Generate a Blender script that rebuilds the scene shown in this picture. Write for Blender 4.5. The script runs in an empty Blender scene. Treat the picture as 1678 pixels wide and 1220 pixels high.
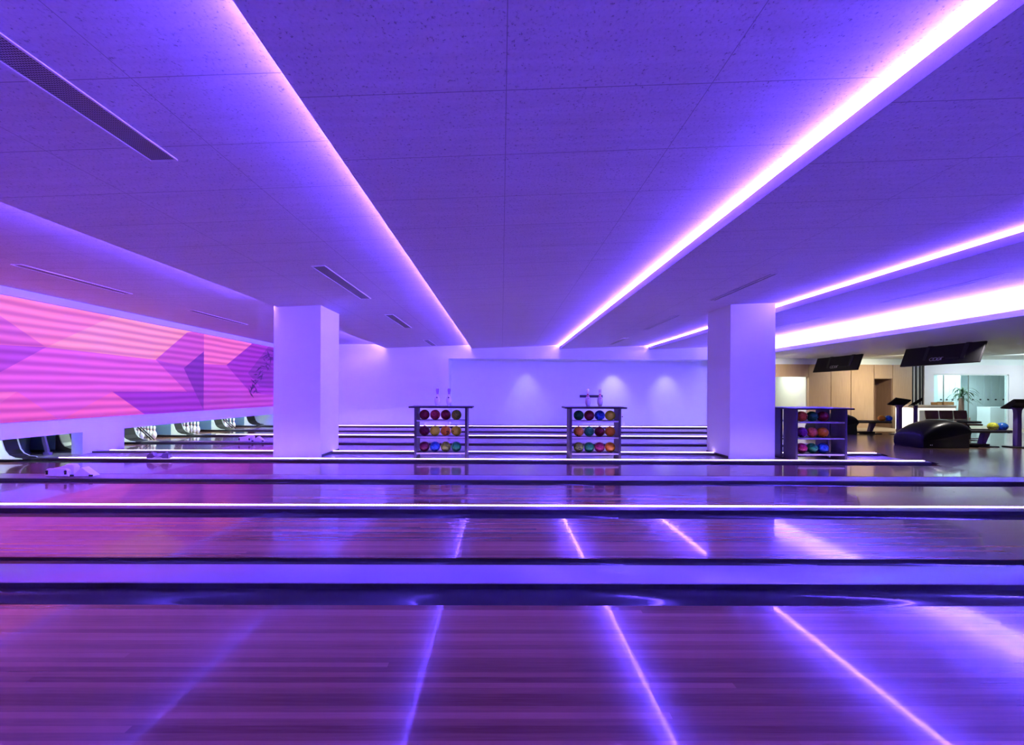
import bpy, bmesh, math, random
from math import sin, cos, pi, radians
from mathutils import Vector, Matrix

S = bpy.context.scene
COL = S.collection

# ------------------------------------------------------------------ camera, world, exposure
F_PX, CAM_H = 650.0, 1.423
cam_d = bpy.data.cameras.new('camera')
cam_d.sensor_width = 36.0
cam_d.lens = F_PX / 1678 * 36.0
cam_d.shift_x = 0.0081
cam_d.shift_y = 0.0191
cam_d.clip_start = 0.05
cam = bpy.data.objects.new('camera', cam_d)
COL.objects.link(cam)
cam.matrix_world = (Matrix.Translation((0, 0, CAM_H)) @ Matrix.Rotation(radians(-0.3), 4, 'Z')
                    @ Matrix.Rotation(radians(90), 4, 'X') @ Matrix.Rotation(radians(0.27), 4, 'Z'))
S.camera = cam
w = bpy.data.worlds.new('world')
S.world = w
w.use_nodes = True
w.node_tree.nodes['Background'].inputs[0].default_value = (0.2, 0.1, 0.5, 1)
w.node_tree.nodes['Background'].inputs[1].default_value = 0.0
S.view_settings.view_transform = 'Standard'
S.view_settings.look = 'None'
S.view_settings.exposure = 0.0
S.view_settings.gamma = 1.0
S.view_settings.use_curve_mapping = False
S.cycles.use_denoising = True
S.cycles.max_bounces = 10
S.cycles.diffuse_bounces = 6
S.cycles.glossy_bounces = 5
S.cycles.transmission_bounces = 6
S.cycles.sample_clamp_indirect = 0.0
S.cycles.caustics_refractive = False

LED = (0.118, 0.061, 1.0)          # colour of the violet cove light
COVE_STRENGTH = 1250.0
CAP_LED = (0.56, 0.34, 1.0)
CAP_LED_STRENGTH = 15.0


def lamp(name, kind, loc, energy, color, size=0.3, target=None, spot=60, blend=0.6, spread=180, size_y=None):
    d = bpy.data.lights.new(name, kind)
    d.energy = energy
    d.color = color
    if kind == 'AREA':
        d.size = size
        d.spread = radians(spread)
        if size_y:
            d.shape = 'RECTANGLE'
            d.size_y = size_y
    elif kind == 'SPOT':
        d.shadow_soft_size = size
        d.spot_size = radians(spot)
        d.spot_blend = blend
    else:
        d.shadow_soft_size = size
    o = bpy.data.objects.new(name, d)
    COL.objects.link(o)
    o.location = loc
    if target is not None:
        o.rotation_euler = (Vector(target) - Vector(loc)).to_track_quat('-Z', 'Y').to_euler()
    return o


# added unseen fill lamps, warm and cool, aimed at the lobby wall
for x, y, e in ((10.9, 14.6, 40), (15.0, 14.4, 52)):
    lamp('wall_fill_light', 'AREA', (x, y, 2.82), e, (1.0, 0.86, 0.68), size=0.22, target=(x, 16.5, 1.1), spread=110)
for x, y, e in ((18.9, 13.9, 42), (21.6, 14.1, 40)):
    lamp('wall_fill_light', 'AREA', (x, y, 2.82), e, (0.84, 0.93, 1.0), size=0.22, target=(x, 16.5, 1.3), spread=120)
for x, y, e in ((12.9, 10.4, 34), (18.5, 10.0, 60)):  # added unseen lamps that brighten the ball returns and lobby floor
    lamp('lobby_fill_light', 'AREA', (x, y, 2.84), e, (1.0, 0.92, 0.85), size=0.22, target=(x, y, 0), spread=120)
# cool lights in the glazed locker room and the corridor
lamp('locker_room_light', 'AREA', (19.8, 17.6, 2.5), 150, (0.80, 0.95, 1.0), size=5.0, size_y=1.0, target=(19.8, 17.6, 0))
lamp('corridor_light', 'AREA', (12.1, 17.4, 2.45), 45, (0.93, 1.0, 0.88), size=0.8, target=(12.1, 17.6, 0))
# downlights in the recess soffit of the back wall
for x, e in ((1.04, 60), (4.85, 110), (7.15, 85)):
    lamp('soffit_spotlight', 'SPOT', (x, 16.68, 2.79), e, (1.0, 0.88, 0.94), size=0.08, target=(x + 0.05, 17.36, 0.75), spot=74, blend=1.0)
# work lights inside the pin pits
for y in (7.3, 10.0, 11.72, 13.38, 15.16):
    lamp('pit_light', 'AREA', (-9.75, y, 0.86), 30, (0.80, 1.0, 0.92), size=0.16, size_y=0.8, target=(-10.25, y, 0))

# ------------------------------------------------------------------ mesh helpers


def at(px, py, Y):
    """point at depth Y behind photo pixel (px, py)"""
    hz = 642 + 0.0050 * (px - 822)
    return ((px - 822) / F_PX * Y, Y, CAM_H - (py - hz) / F_PX * Y)


class MB:
    def __init__(self):
        self.v, self.f, self.m, self.s = [], [], [], []

    def add(self, vs, fs, mi=0, smooth=False):
        b = len(self.v)
        self.v += [tuple(p) for p in vs]
        for q in fs:
            self.f.append([i + b for i in q])
            self.m.append(mi)
            self.s.append(smooth)
        return self

    def box(self, x0, x1, y0, y1, z0, z1, mi=0):
        vs = [(x, y, z) for z in (z0, z1) for y in (y0, y1) for x in (x0, x1)]
        return self.add(vs, [(0, 2, 3, 1), (4, 5, 7, 6), (0, 1, 5, 4), (2, 6, 7, 3), (0, 4, 6, 2), (1, 3, 7, 5)], mi)

    def obox(self, M, sx, sy, sz, mi=0):
        vs = [M @ Vector((x * sx / 2, y * sy / 2, z * sz / 2)) for z in (-1, 1) for y in (-1, 1) for x in (-1, 1)]
        return self.add(vs, [(0, 2, 3, 1), (4, 5, 7, 6), (0, 1, 5, 4), (2, 6, 7, 3), (0, 4, 6, 2), (1, 3, 7, 5)], mi)

    def prism(self, pts, a0, a1, axis='y', mi=0, smooth=False):
        """closed outline extruded along an axis; pts are (x,z) for y, (y,z) for x, (x,y) for z"""
        def mk(p, a):
            return (p[0], a, p[1]) if axis == 'y' else (a, p[0], p[1]) if axis == 'x' else (p[0], p[1], a)
        n = len(pts)
        b = len(self.v)
        self.v += [mk(p, a0) for p in pts] + [mk(p, a1) for p in pts]
        for i in range(n):
            j = (i + 1) % n
            self.f.append([b + i, b + j, b + n + j, b + n + i]); self.m.append(mi); self.s.append(smooth)
        self.f.append([b + i for i in range(n)][::-1]); self.m.append(mi); self.s.append(False)
        self.f.append([b + n + i for i in range(n)]); self.m.append(mi); self.s.append(False)
        return self

    def strip(self, pts, a0, a1, axis='x', mi=0, smooth=True):
        """open outline extruded along an axis"""
        def mk(p, a):
            return (p[0], a, p[1]) if axis == 'y' else (a, p[0], p[1])
        n = len(pts)
        return self.add([mk(p, a0) for p in pts] + [mk(p, a1) for p in pts],
                        [(i, i + 1, n + i + 1, n + i) for i in range(n - 1)], mi, smooth)

    def lathe(self, prof, M=None, n=20, mi=0, smooth=True):
        M = M or Matrix()
        vs, fs = [], []
        for r, z in prof:
            for k in range(n):
                a = 2 * pi * k / n
                vs.append(M @ Vector((r * cos(a), r * sin(a), z)))
        for i in range(len(prof) - 1):
            for k in range(n):
                l = (k + 1) % n
                fs.append((i * n + k, i * n + l, (i + 1) * n + l, (i + 1) * n + k))
        fs.append(tuple(range(n))[::-1])
        fs.append(tuple((len(prof) - 1) * n + k for k in range(n)))
        return self.add(vs, fs, mi, smooth)

    def rod(self, a, b, r0, r1=None, n=12, mi=0, smooth=True):
        a, b = Vector(a), Vector(b)
        d = b - a
        M = Matrix.Translation(a) @ d.to_track_quat('Z', 'Y').to_matrix().to_4x4()
        return self.lathe([(r0, 0), (r0 if r1 is None else r1, d.length)], M, n, mi, smooth)

    def tube(self, pts, r, n=8, mi=0):
        for i in range(len(pts) - 1):
            self.rod(pts[i], pts[i + 1], r, n=n, mi=mi)
        return self

    def ball(self, c, r, n=24, m=16, mi=0):
        prof = [(max(r * sin(pi * i / m), 1e-4), -r * cos(pi * i / m)) for i in range(m + 1)]
        return self.lathe(prof, Matrix.Translation(c), n, mi, True)

    def mesh(self, name, mats):
        me = bpy.data.meshes.new(name)
        me.from_pydata(self.v, [], self.f)
        for mt in (mats if isinstance(mats, (list, tuple)) else [mats]):
            me.materials.append(mt)
        for p, mi, s in zip(me.polygons, self.m, self.s):
            p.material_index = mi
            p.use_smooth = s
        me.update()
        bm = bmesh.new()
        bm.from_mesh(me)
        bmesh.ops.recalc_face_normals(bm, faces=bm.faces)
        bm.to_mesh(me)
        bm.free()
        return me

    def build(self, name, mats, parent=None, bevel=0.0, seg=2, loc=None):
        o = bpy.data.objects.new(name, self.mesh(name, mats))
        COL.objects.link(o)
        if parent:
            o.parent = parent
        if loc:
            o.location = loc
        if bevel:
            md = o.modifiers.new('bevel', 'BEVEL')
            md.width = bevel
            md.segments = seg
            md.limit_method = 'ANGLE'
            md.angle_limit = radians(40)
        return o


def tag(o, label, cat, group=None, kind=None):
    o['label'] = label
    o['category'] = cat
    if group:
        o['group'] = group
    if kind:
        o['kind'] = kind
    return o


def thing(name, label, cat, loc=(0, 0, 0), group=None, rz=0):
    o = bpy.data.objects.new(name, None)
    o.empty_display_size = 0.1
    COL.objects.link(o)
    o.location = loc
    o.rotation_euler = (0, 0, rz)
    return tag(o, label, cat, group)


def structure(o, label=None, cat=None):
    o['kind'] = 'structure'
    if label:
        o['label'] = label
    if cat:
        o['category'] = cat
    return o


def dup(root, loc=None, label=None, rz=None):
    r = root.copy()
    COL.objects.link(r)
    if loc is not None:
        r.location = loc
    if rz is not None:
        r.rotation_euler = (0, 0, rz)
    if label:
        r['label'] = label
    for ch in list(root.children):
        c = ch.copy()
        COL.objects.link(c)
        c.parent = r
        c.matrix_parent_inverse = ch.matrix_parent_inverse
        for g in list(ch.children):
            d = g.copy()
            COL.objects.link(d)
            d.parent = c
            d.matrix_parent_inverse = g.matrix_parent_inverse
    return r


# ------------------------------------------------------------------ materials


def mat(name, color=(0.8, 0.8, 0.8), rough=0.5, metal=0.0, coat=0.0, coat_rough=0.05, emit=None, strength=0.0, spec=0.5):
    m = bpy.data.materials.new(name)
    m.use_nodes = True
    b = m.node_tree.nodes['Principled BSDF']
    b.inputs['Base Color'].default_value = (*color, 1)
    b.inputs['Roughness'].default_value = rough
    b.inputs['Metallic'].default_value = metal
    b.inputs['Coat Weight'].default_value = coat
    b.inputs['Coat Roughness'].default_value = coat_rough
    b.inputs['Specular IOR Level'].default_value = spec
    if emit:
        b.inputs['Emission Color'].default_value = (*emit, 1)
        b.inputs['Emission Strength'].default_value = strength
    return m


def nodes(m):
    return m.node_tree.nodes, m.node_tree.links, m.node_tree.nodes['Principled BSDF']


def math_node(N, L, op, a, b=None, c=None):
    n = N.new('ShaderNodeMath')
    n.operation = op
    for i, q in enumerate((a, b, c)):
        if q is None:
            continue
        if isinstance(q, (int, float)):
            n.inputs[i].default_value = q
        else:
            L.new(q, n.inputs[i])
    return n.outputs[0]


def mix_col(N, L, fac, a, b, blend='MIX'):
    n = N.new('ShaderNodeMix')
    n.data_type = 'RGBA'
    n.blend_type = blend
    for i, q in ((0, fac), (6, a), (7, b)):
        if isinstance(q, (int, float)):
            n.inputs[i].default_value = q
        elif isinstance(q, tuple):
            n.inputs[i].default_value = (*q, 1)
        else:
            L.new(q, n.inputs[i])
    return n.outputs[2]


def noise(N, L, vec, scale, detail=2.0, rough=0.5):
    n = N.new('ShaderNodeTexNoise')
    n.inputs['Scale'].default_value = scale
    n.inputs['Detail'].default_value = detail
    n.inputs['Roughness'].default_value = rough
    if vec is not None:
        L.new(vec, n.inputs['Vector'])
    return n.outputs['Fac']


def ramp(N, L, fac, stops):
    n = N.new('ShaderNodeValToRGB')
    e = n.color_ramp.elements
    while len(e) < len(stops):
        e.new(0.5)
    for q, (p, c) in zip(e, stops):
        q.position = p
        q.color = (*c, 1)
    L.new(fac, n.inputs[0])
    return n.outputs[0]


def coords(N, L, scale=(1, 1, 1), kind='Object'):
    t = N.new('ShaderNodeTexCoord')
    mp = N.new('ShaderNodeMapping')
    mp.inputs['Scale'].default_value = scale
    L.new(t.outputs[kind], mp.inputs[0])
    return mp.outputs[0]


def bump(N, L, b, height, strength=0.2, dist=0.01):
    n = N.new('ShaderNodeBump')
    n.inputs['Strength'].default_value = strength
    n.inputs['Distance'].default_value = dist
    L.new(height, n.inputs['Height'])
    L.new(n.outputs[0], b.inputs['Normal'])


def paint(name, color, rough=0.55, var=0.04):
    m = mat(name, color, rough)
    N, L, b = nodes(m)
    f = noise(N, L, coords(N, L), 3.0, 4.0)
    lo = tuple(c * (1 - var) for c in color)
    L.new(mix_col(N, L, f, lo, color), b.inputs['Base Color'])
    g = noise(N, L, coords(N, L), 180.0, 2.0)
    bump(N, L, b, g, 0.05, 0.002)
    return m


def ceiling_mat(name, x0, y0, tile_x, tile_y):
    """off-white acoustic board with dark flecks and tile joints"""
    m = mat(name, (0.62, 0.58, 0.63), 0.8)
    N, L, b = nodes(m)
    v = coords(N, L)
    sp = N.new('ShaderNodeSeparateXYZ')
    L.new(v, sp.inputs[0])
    fl = noise(N, L, v, 55.0, 3.0, 0.65)
    fleck = ramp(N, L, fl, [(0.30, (0.42, 0.42, 0.42)), (0.40, (0.92, 0.92, 0.92)), (0.62, (1, 1, 1))])
    st = noise(N, L, coords(N, L, (0.5, 9, 1)), 2.2, 3.0)
    streak = ramp(N, L, st, [(0.3, (0.90, 0.90, 0.90)), (0.7, (1, 1, 1))])

    def joint(axis, off, step, wdt):
        a = math_node(N, L, 'SUBTRACT', sp.outputs[axis], off)
        a = math_node(N, L, 'DIVIDE', a, step)
        a = math_node(N, L, 'FRACT', math_node(N, L, 'ADD', a, 100.0))
        a = math_node(N, L, 'MULTIPLY', math_node(N, L, 'SUBTRACT', 0.5, math_node(N, L, 'ABSOLUTE', math_node(N, L, 'SUBTRACT', a, 0.5))), step)
        return math_node(N, L, 'LESS_THAN', a, wdt)
    j = math_node(N, L, 'MAXIMUM', joint(0, x0, tile_x, 0.003), joint(1, y0, tile_y, 0.0035))
    c = mix_col(N, L, 1.0, fleck, streak, 'MULTIPLY')
    c = mix_col(N, L, 1.0, c, (0.62, 0.58, 0.63), 'MULTIPLY')
    c = mix_col(N, L, math_node(N, L, 'MULTIPLY', j, 0.8), c, (0.25, 0.24, 0.25))
    L.new(c, b.inputs['Base Color'])
    bump(N, L, b, fl, 0.12, 0.004)
    return m


def lane_mat(name, plank=0.036, dark=(0.135, 0.042, 0.028), light=(0.43, 0.19, 0.12), seed=0.0, axis='x'):
    """narrow lacquered boards running along one axis"""
    m = mat(name, light, 0.19, coat=0.55, coat_rough=0.05, spec=0.45)
    N, L, b = nodes(m)
    v = coords(N, L)
    sp = N.new('ShaderNodeSeparateXYZ')
    L.new(v, sp.inputs[0])
    along, across = (sp.outputs[0], sp.outputs[1]) if axis == 'x' else (sp.outputs[1], sp.outputs[0])
    row = math_node(N, L, 'FLOOR', math_node(N, L, 'DIVIDE', across, plank))
    wn = N.new('ShaderNodeTexWhiteNoise')
    wn.noise_dimensions = '1D'
    L.new(math_node(N, L, 'ADD', row, seed), wn.inputs['W'])
    seg = math_node(N, L, 'FLOOR', math_node(N, L, 'ADD', math_node(N, L, 'DIVIDE', along, 11.0), math_node(N, L, 'MULTIPLY', wn.outputs[0], 7.0)))
    cv = N.new('ShaderNodeCombineXYZ')
    L.new(row, cv.inputs[0])
    L.new(seg, cv.inputs[1])
    w2 = N.new('ShaderNodeTexWhiteNoise')
    w2.noise_dimensions = '3D'
    L.new(cv.outputs[0], w2.inputs['Vector'])
    grain = noise(N, L, coords(N, L, (1.2, 34, 1) if axis == 'x' else (34, 1.2, 1)), 2.6, 5.0, 0.6)
    f = math_node(N, L, 'ADD', math_node(N, L, 'MULTIPLY', w2.outputs[0], 0.62), math_node(N, L, 'MULTIPLY', grain, 0.42))
    c = ramp(N, L, f, [(0.15, dark), (0.5, tuple((a + q) / 2 for a, q in zip(dark, light))), (0.9, light)])
    fr = math_node(N, L, 'FRACT', math_node(N, L, 'DIVIDE', across, plank))
    edge = math_node(N, L, 'LESS_THAN', fr, 0.05)
    c = mix_col(N, L, math_node(N, L, 'MULTIPLY', edge, 0.35), c, tuple(q * 0.4 for q in dark))
    L.new(c, b.inputs['Base Color'])
    return m


def veneer_mat(name, lo, hi):
    m = mat(name, hi, 0.45)
    N, L, b = nodes(m)
    f = noise(N, L, coords(N, L, (22, 22, 0.7)), 2.0, 5.0, 0.6)
    L.new(ramp(N, L, f, [(0.25, lo), (0.75, hi)]), b.inputs['Base Color'])
    return m


def ball_mat(name, lo, hi, scale=14.0):
    m = mat(name, hi, 0.4, coat=0.45, coat_rough=0.08, spec=0.25)
    N, L, b = nodes(m)
    v = coords(N, L)
    n0 = N.new('ShaderNodeTexNoise')
    n0.inputs['Scale'].default_value = scale
    n0.inputs['Detail'].default_value = 4.0
    n0.inputs['Distortion'].default_value = 2.2
    L.new(v, n0.inputs['Vector'])
    L.new(ramp(N, L, n0.outputs['Fac'], [(0.34, lo), (0.5, tuple((a + q) / 2 for a, q in zip(lo, hi))), (0.66, hi)]), b.inputs['Base Color'])
    return m


def pin_mat(name, band, bands):
    m = mat(name, (0.86, 0.85, 0.83), 0.25, coat=0.6, coat_rough=0.06)
    N, L, b = nodes(m)
    sp = N.new('ShaderNodeSeparateXYZ')
    L.new(coords(N, L), sp.inputs[0])
    tot = None
    for z0, z1 in bands:
        q = math_node(N, L, 'MULTIPLY', math_node(N, L, 'GREATER_THAN', sp.outputs[2], z0), math_node(N, L, 'LESS_THAN', sp.outputs[2], z1))
        tot = q if tot is None else math_node(N, L, 'MAXIMUM', tot, q)
    L.new(mix_col(N, L, tot, (0.86, 0.85, 0.83), band), b.inputs['Base Color'])
    return m


def screen_mat(name, color, z_period=0.186):
    """lit display content with soft horizontal scan bands"""
    m = mat(name, (0.01, 0.01, 0.01), 0.5)
    N, L, b = nodes(m)
    v = coords(N, L)
    sp = N.new('ShaderNodeSeparateXYZ')
    L.new(v, sp.inputs[0])
    nz = noise(N, L, coords(N, L, (1, 0.5, 3)), 1.2, 2.0)
    ph = math_node(N, L, 'ADD', math_node(N, L, 'MULTIPLY', sp.outputs[2], 2 * pi / z_period), math_node(N, L, 'MULTIPLY', nz, 3.0))
    s = math_node(N, L, 'SINE', ph)
    f = math_node(N, L, 'ADD', math_node(N, L, 'MULTIPLY', s, 0.5), 0.5)
    lo = (color[0] * 0.70, color[1] * 0.55, color[2] * 0.78)
    hi = (color[0] * 1.10, color[1] * 1.12, color[2] * 1.05)
    L.new(mix_col(N, L, f, lo, hi), b.inputs['Emission Color'])
    b.inputs['Emission Strength'].default_value = 1.0
    return m


def srgb(r, g, b):
    def f(c):
        c /= 255
        return c / 12.92 if c < 0.04045 else ((c + 0.055) / 1.055) ** 2.4
    return (f(r), f(g), f(b))


WHITE = paint('white_wall_paint', (0.70, 0.81, 0.79))
COLUMN = paint('column_paint', (0.72, 0.78, 0.78))
COVE = mat('cove_paint', (0.84, 0.83, 0.82), 0.7)
DARK_BASE = mat('dark_column_foot', (0.03, 0.03, 0.04), 0.4)
AISLE = mat('pale_aisle_floor', (0.62, 0.60, 0.62), 0.22, coat=0.4)
SUBFLOOR = mat('dark_subfloor', (0.06, 0.06, 0.07), 0.7)
LANE = lane_mat('lacquered_lane_boards')
APPROACH = lane_mat('approach_boards', 0.058, (0.12, 0.075, 0.05), (0.22, 0.145, 0.10), 31.0)
_b = APPROACH.node_tree.nodes['Principled BSDF']
_b.inputs['Coat Weight'].default_value = 0.5
_b.inputs['Coat Roughness'].default_value = 0.16
CARPET = mat('beige_carpet', (0.42, 0.35, 0.26), 0.9)
MARK = mat('dark_lane_mark', (0.03, 0.02, 0.02), 0.4)
GUTTER = mat('dark_gutter_plastic', (0.045, 0.046, 0.055), 0.15, coat=0.6, coat_rough=0.06, spec=0.5)
CAP = mat('pale_capping_plastic', (0.36, 0.33, 0.38), 0.34, coat=0.25, coat_rough=0.14, spec=0.4)
CAP_DARK = mat('grey_capping_plastic', (0.13, 0.12, 0.15), 0.3, coat=0.2)
CAP_FACE = mat('dark_capping_face', (0.04, 0.04, 0.05), 0.35)
BLACK = mat('black_plastic', (0.012, 0.012, 0.016), 0.5, spec=0.3)
BLACK_GLOSS = mat('black_gloss_shell', (0.005, 0.005, 0.009), 0.33, coat=0.12, coat_rough=0.12, spec=0.25)
GREY_METAL = mat('grey_metal', (0.32, 0.32, 0.36), 0.35, metal=0.8)
DARK_METAL = mat('dark_metal', (0.07, 0.065, 0.075), 0.4, metal=0.5)
ALU = mat('pale_aluminium_edge', (0.62, 0.62, 0.66), 0.35, metal=0.4)
RACK = mat('rack_laminate', (0.070, 0.060, 0.095), 0.45, spec=0.3)
RACK_TOP = mat('rack_top_laminate', (0.035, 0.03, 0.05), 0.4, spec=0.3)
KICK = mat('pale_kickback_panel', (0.66, 0.74, 0.66), 0.35)
KICK_PALE = mat('pale_kickback_rim', (0.15, 0.16, 0.17), 0.4)
KICK_SHADED = mat('shaded_kickback_panel', (0.03, 0.026, 0.022), 0.6)  # kickback colour darkened to stand for shade beside the pier
KICK_EDGE = mat('dark_kickback_edge', (0.014, 0.012, 0.014), 0.6, spec=0.25)
KICK_LINER = mat('blue_kickback_liner', (0.12, 0.21, 0.36), 0.45)
PIT = mat('black_pit_lining', (0.012, 0.012, 0.014), 0.8)
HOUSING = mat('white_plastic_housing', (0.74, 0.72, 0.74), 0.35)
PURPLE_POST = mat('purple_powder_coat', (0.12, 0.07, 0.26), 0.4)
VENEER = veneer_mat('light_oak_veneer', (0.40, 0.28, 0.165), (0.52, 0.38, 0.235))
VENEER_DARK = veneer_mat('brown_door_veneer', (0.20, 0.125, 0.08), (0.27, 0.17, 0.11))
BROWN_SEAT = mat('brown_seat_vinyl', (0.13, 0.062, 0.055), 0.5)
SEAT_METAL = mat('seat_metal', (0.35, 0.33, 0.32), 0.4, metal=0.6)
LOCKER_W = paint('pale_locker_panel', (0.66, 0.76, 0.77), 0.35)
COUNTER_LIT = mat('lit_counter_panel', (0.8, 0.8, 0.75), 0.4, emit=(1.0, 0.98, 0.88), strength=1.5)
COUNTER_TOP = mat('counter_top', (0.62, 0.55, 0.46), 0.3)
COUNTER_TILE = paint('counter_tile', (0.55, 0.60, 0.50), 0.3)
LEAF = mat('plant_leaf', (0.025, 0.075, 0.03), 0.55, spec=0.3)
TRUNK = mat('plant_trunk', (0.22, 0.11, 0.08), 0.8)
CRATE = veneer_mat('crate_wood', (0.40, 0.22, 0.08), (0.62, 0.38, 0.16))
MIRROR_FRAME = mat('grey_green_frame', (0.16, 0.19, 0.17), 0.5)
VENT_DARK = mat('vent_mesh', (0.05, 0.05, 0.06), 0.6)
LOGO = mat('pale_logo', (0.75, 0.75, 0.85), 0.4)
HOLE = mat('finger_hole_black', (0.006, 0.006, 0.008), 0.6)

GLASS = bpy.data.materials.new('clear_glass')
GLASS.use_nodes = True
_N, _L, _b = nodes(GLASS)
_o = _N['Material Output']
_t = _N.new('ShaderNodeBsdfTransparent')
_t.inputs[0].default_value = (0.90, 0.97, 0.97, 1)
_g = _N.new('ShaderNodeBsdfGlossy')
_g.inputs['Roughness'].default_value = 0.02
_mx = _N.new('ShaderNodeMixShader')
_mx.inputs[0].default_value = 0.05
_L.new(_t.outputs[0], _mx.inputs[1])
_L.new(_g.outputs[0], _mx.inputs[2])
_L.new(_mx.outputs[0], _o.inputs[0])

COVE_LED = [mat('violet_cove_light', (0.1, 0.1, 0.1), 0.5, emit=LED, strength=COVE_STRENGTH * k) for k in (1.6, 1.12, 1.0, 0.72, 0.6)]
LED_PLAIN = mat('violet_led_line', (0.3, 0.3, 0.3), 0.4, emit=CAP_LED, strength=CAP_LED_STRENGTH)
LED_DOTS = mat('violet_led_dots', (0.3, 0.3, 0.3), 0.4, emit=CAP_LED, strength=CAP_LED_STRENGTH)
_N, _L, _b = nodes(LED_DOTS)
_sp = _N.new('ShaderNodeSeparateXYZ')
_L.new(coords(_N, _L), _sp.inputs[0])
_s = math_node(_N, _L, 'SINE', math_node(_N, _L, 'MULTIPLY', _sp.outputs[0], 2 * pi / 0.033))
_L.new(math_node(_N, _L, 'MULTIPLY_ADD', _s, CAP_LED_STRENGTH * 0.6, CAP_LED_STRENGTH), _b.inputs['Emission Strength'])

# ------------------------------------------------------------------ dimensions of the hall
X_MASK = -9.3                       # plane of the masking wall above the pits
X_FOUL = 8.75                       # foul line, the approach lies beyond it
X_END = -11.6
X_RIGHT = 26.0
Y_NEAR, Y_WALL = -2.2, 16.5
Y_REC = 17.4
LANES = [(1.58, 2.647), (3.40, 4.469), (5.03, 6.066), (6.80, 7.82), (9.48, 10.50), (11.20, 12.22), (12.87, 13.90), (14.65, 15.68)]
CAPS = [(2.877, 3.188, 'wide'), (4.68, 4.846, 'led'), (6.265, 6.61, 'wide'), (8.00, 8.17, 'led'),
        (9.06, 9.22, 'led'), (10.73, 11.0, 'wide'), (12.39, 12.62, 'led'), (14.1, 14.42, 'wide'), (15.9, 16.08, 'led')]
GUTTERS = [(1.35, 1.58), (2.647, 2.877), (3.188, 3.40), (4.469, 4.68), (4.846, 5.03), (6.066, 6.265), (6.61, 6.80), (7.82, 8.00),
           (9.22, 9.48), (10.50, 10.73), (11.0, 11.20), (12.22, 12.39), (12.62, 12.87), (13.90, 14.1), (14.42, 14.65), (15.68, 15.9)]

# ------------------------------------------------------------------ floors
structure(MB().box(X_END, X_FOUL, Y_NEAR, Y_REC + 0.1, -0.20, -0.13).build('floor', SUBFLOOR))
structure(MB().box(X_END, X_FOUL, 8.17, 9.06, -0.13, 0.0).build('floor', AISLE))
structure(MB().box(X_END, X_FOUL, 16.08, Y_REC, -0.13, 0.0).build('floor', AISLE))
structure(MB().box(X_END, X_FOUL, Y_NEAR, 1.35, -0.13, 0.0).build('floor', AISLE))
structure(MB().box(X_FOUL, X_RIGHT, Y_NEAR, 14.9, -0.20, 0.0).build('floor', APPROACH))
structure(MB().box(X_FOUL, X_RIGHT, 14.9, 20.0, -0.20, 0.0).build('floor', CARPET))

# ------------------------------------------------------------------ lanes
lane_names = ['nearest bowling lane across the bottom of the view', 'second bowling lane from the camera, with dark arrow marks',
              'third bowling lane from the camera, beyond the thick lit line', 'fourth bowling lane, directly in front of the columns and racks',
              'fifth bowling lane, first one behind the ball racks', 'sixth bowling lane, ending at the nearest set of standing pins',
              'seventh bowling lane, ending at the middle set of standing pins', 'farthest bowling lane, next to the back wall']
for (y0, y1), lab in zip(LANES, lane_names):
    b = MB()
    b.box(X_END, X_FOUL, y0, y1, -0.128, 0.0)
    yc = (y0 + y1) / 2
    for k in range(-3, 4):                              # guide arrows let into the boards
        xa, ya = 4.05 + abs(k) * 0.16, yc + k * 0.133
        b.add([(xa - 0.10, ya, 0.0006), (xa + 0.08, ya - 0.016, 0.0006), (xa + 0.045, ya, 0.0006), (xa + 0.08, ya + 0.016, 0.0006)], [(0, 1, 2), (0, 2, 3)], 1)
    for k in (-4, -3, -2, 2, 3, 4):
        xa, ya = 6.6, yc + k * 0.10
        b.add([(xa + 0.012 * cos(q * pi / 4), ya + 0.012 * sin(q * pi / 4), 0.0006) for q in range(8)], [tuple(range(8))], 1)
    tag(b.build('bowling_lane', [LANE, MARK]), 'polished wooden ' + lab, 'bowling lane', 'bowling lanes')

g_where = ['near edge of the nearest lane', 'far edge of the nearest lane', 'near edge of the second lane', 'far edge of the second lane',
           'near edge of the third lane', 'far edge of the third lane', 'near edge of the fourth lane', 'far edge of the fourth lane',
           'near edge of the fifth lane behind the racks', 'far edge of the fifth lane', 'near edge of the sixth lane', 'far edge of the sixth lane',
           'near edge of the seventh lane', 'far edge of the seventh lane', 'near edge of the farthest lane', 'far edge of the farthest lane by the wall']
for (y0, y1), wh in zip(GUTTERS, g_where):
    yc, r = (y0 + y1) / 2, (y1 - y0) / 2
    prof = [(yc - r * cos(pi * i / 16), -0.006 - 0.088 * sin(pi * i / 16)) for i in range(17)]
    b = MB()
    b.strip(prof, X_END + 0.05, X_FOUL - 0.01, 'x')
    b.strip([(y, z - 0.006) for y, z in prof], X_END + 0.05, X_FOUL - 0.01, 'x')
    tag(b.build('lane_gutter', GUTTER), 'dark half-round gutter along the ' + wh, 'gutter', 'lane gutters')

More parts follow.
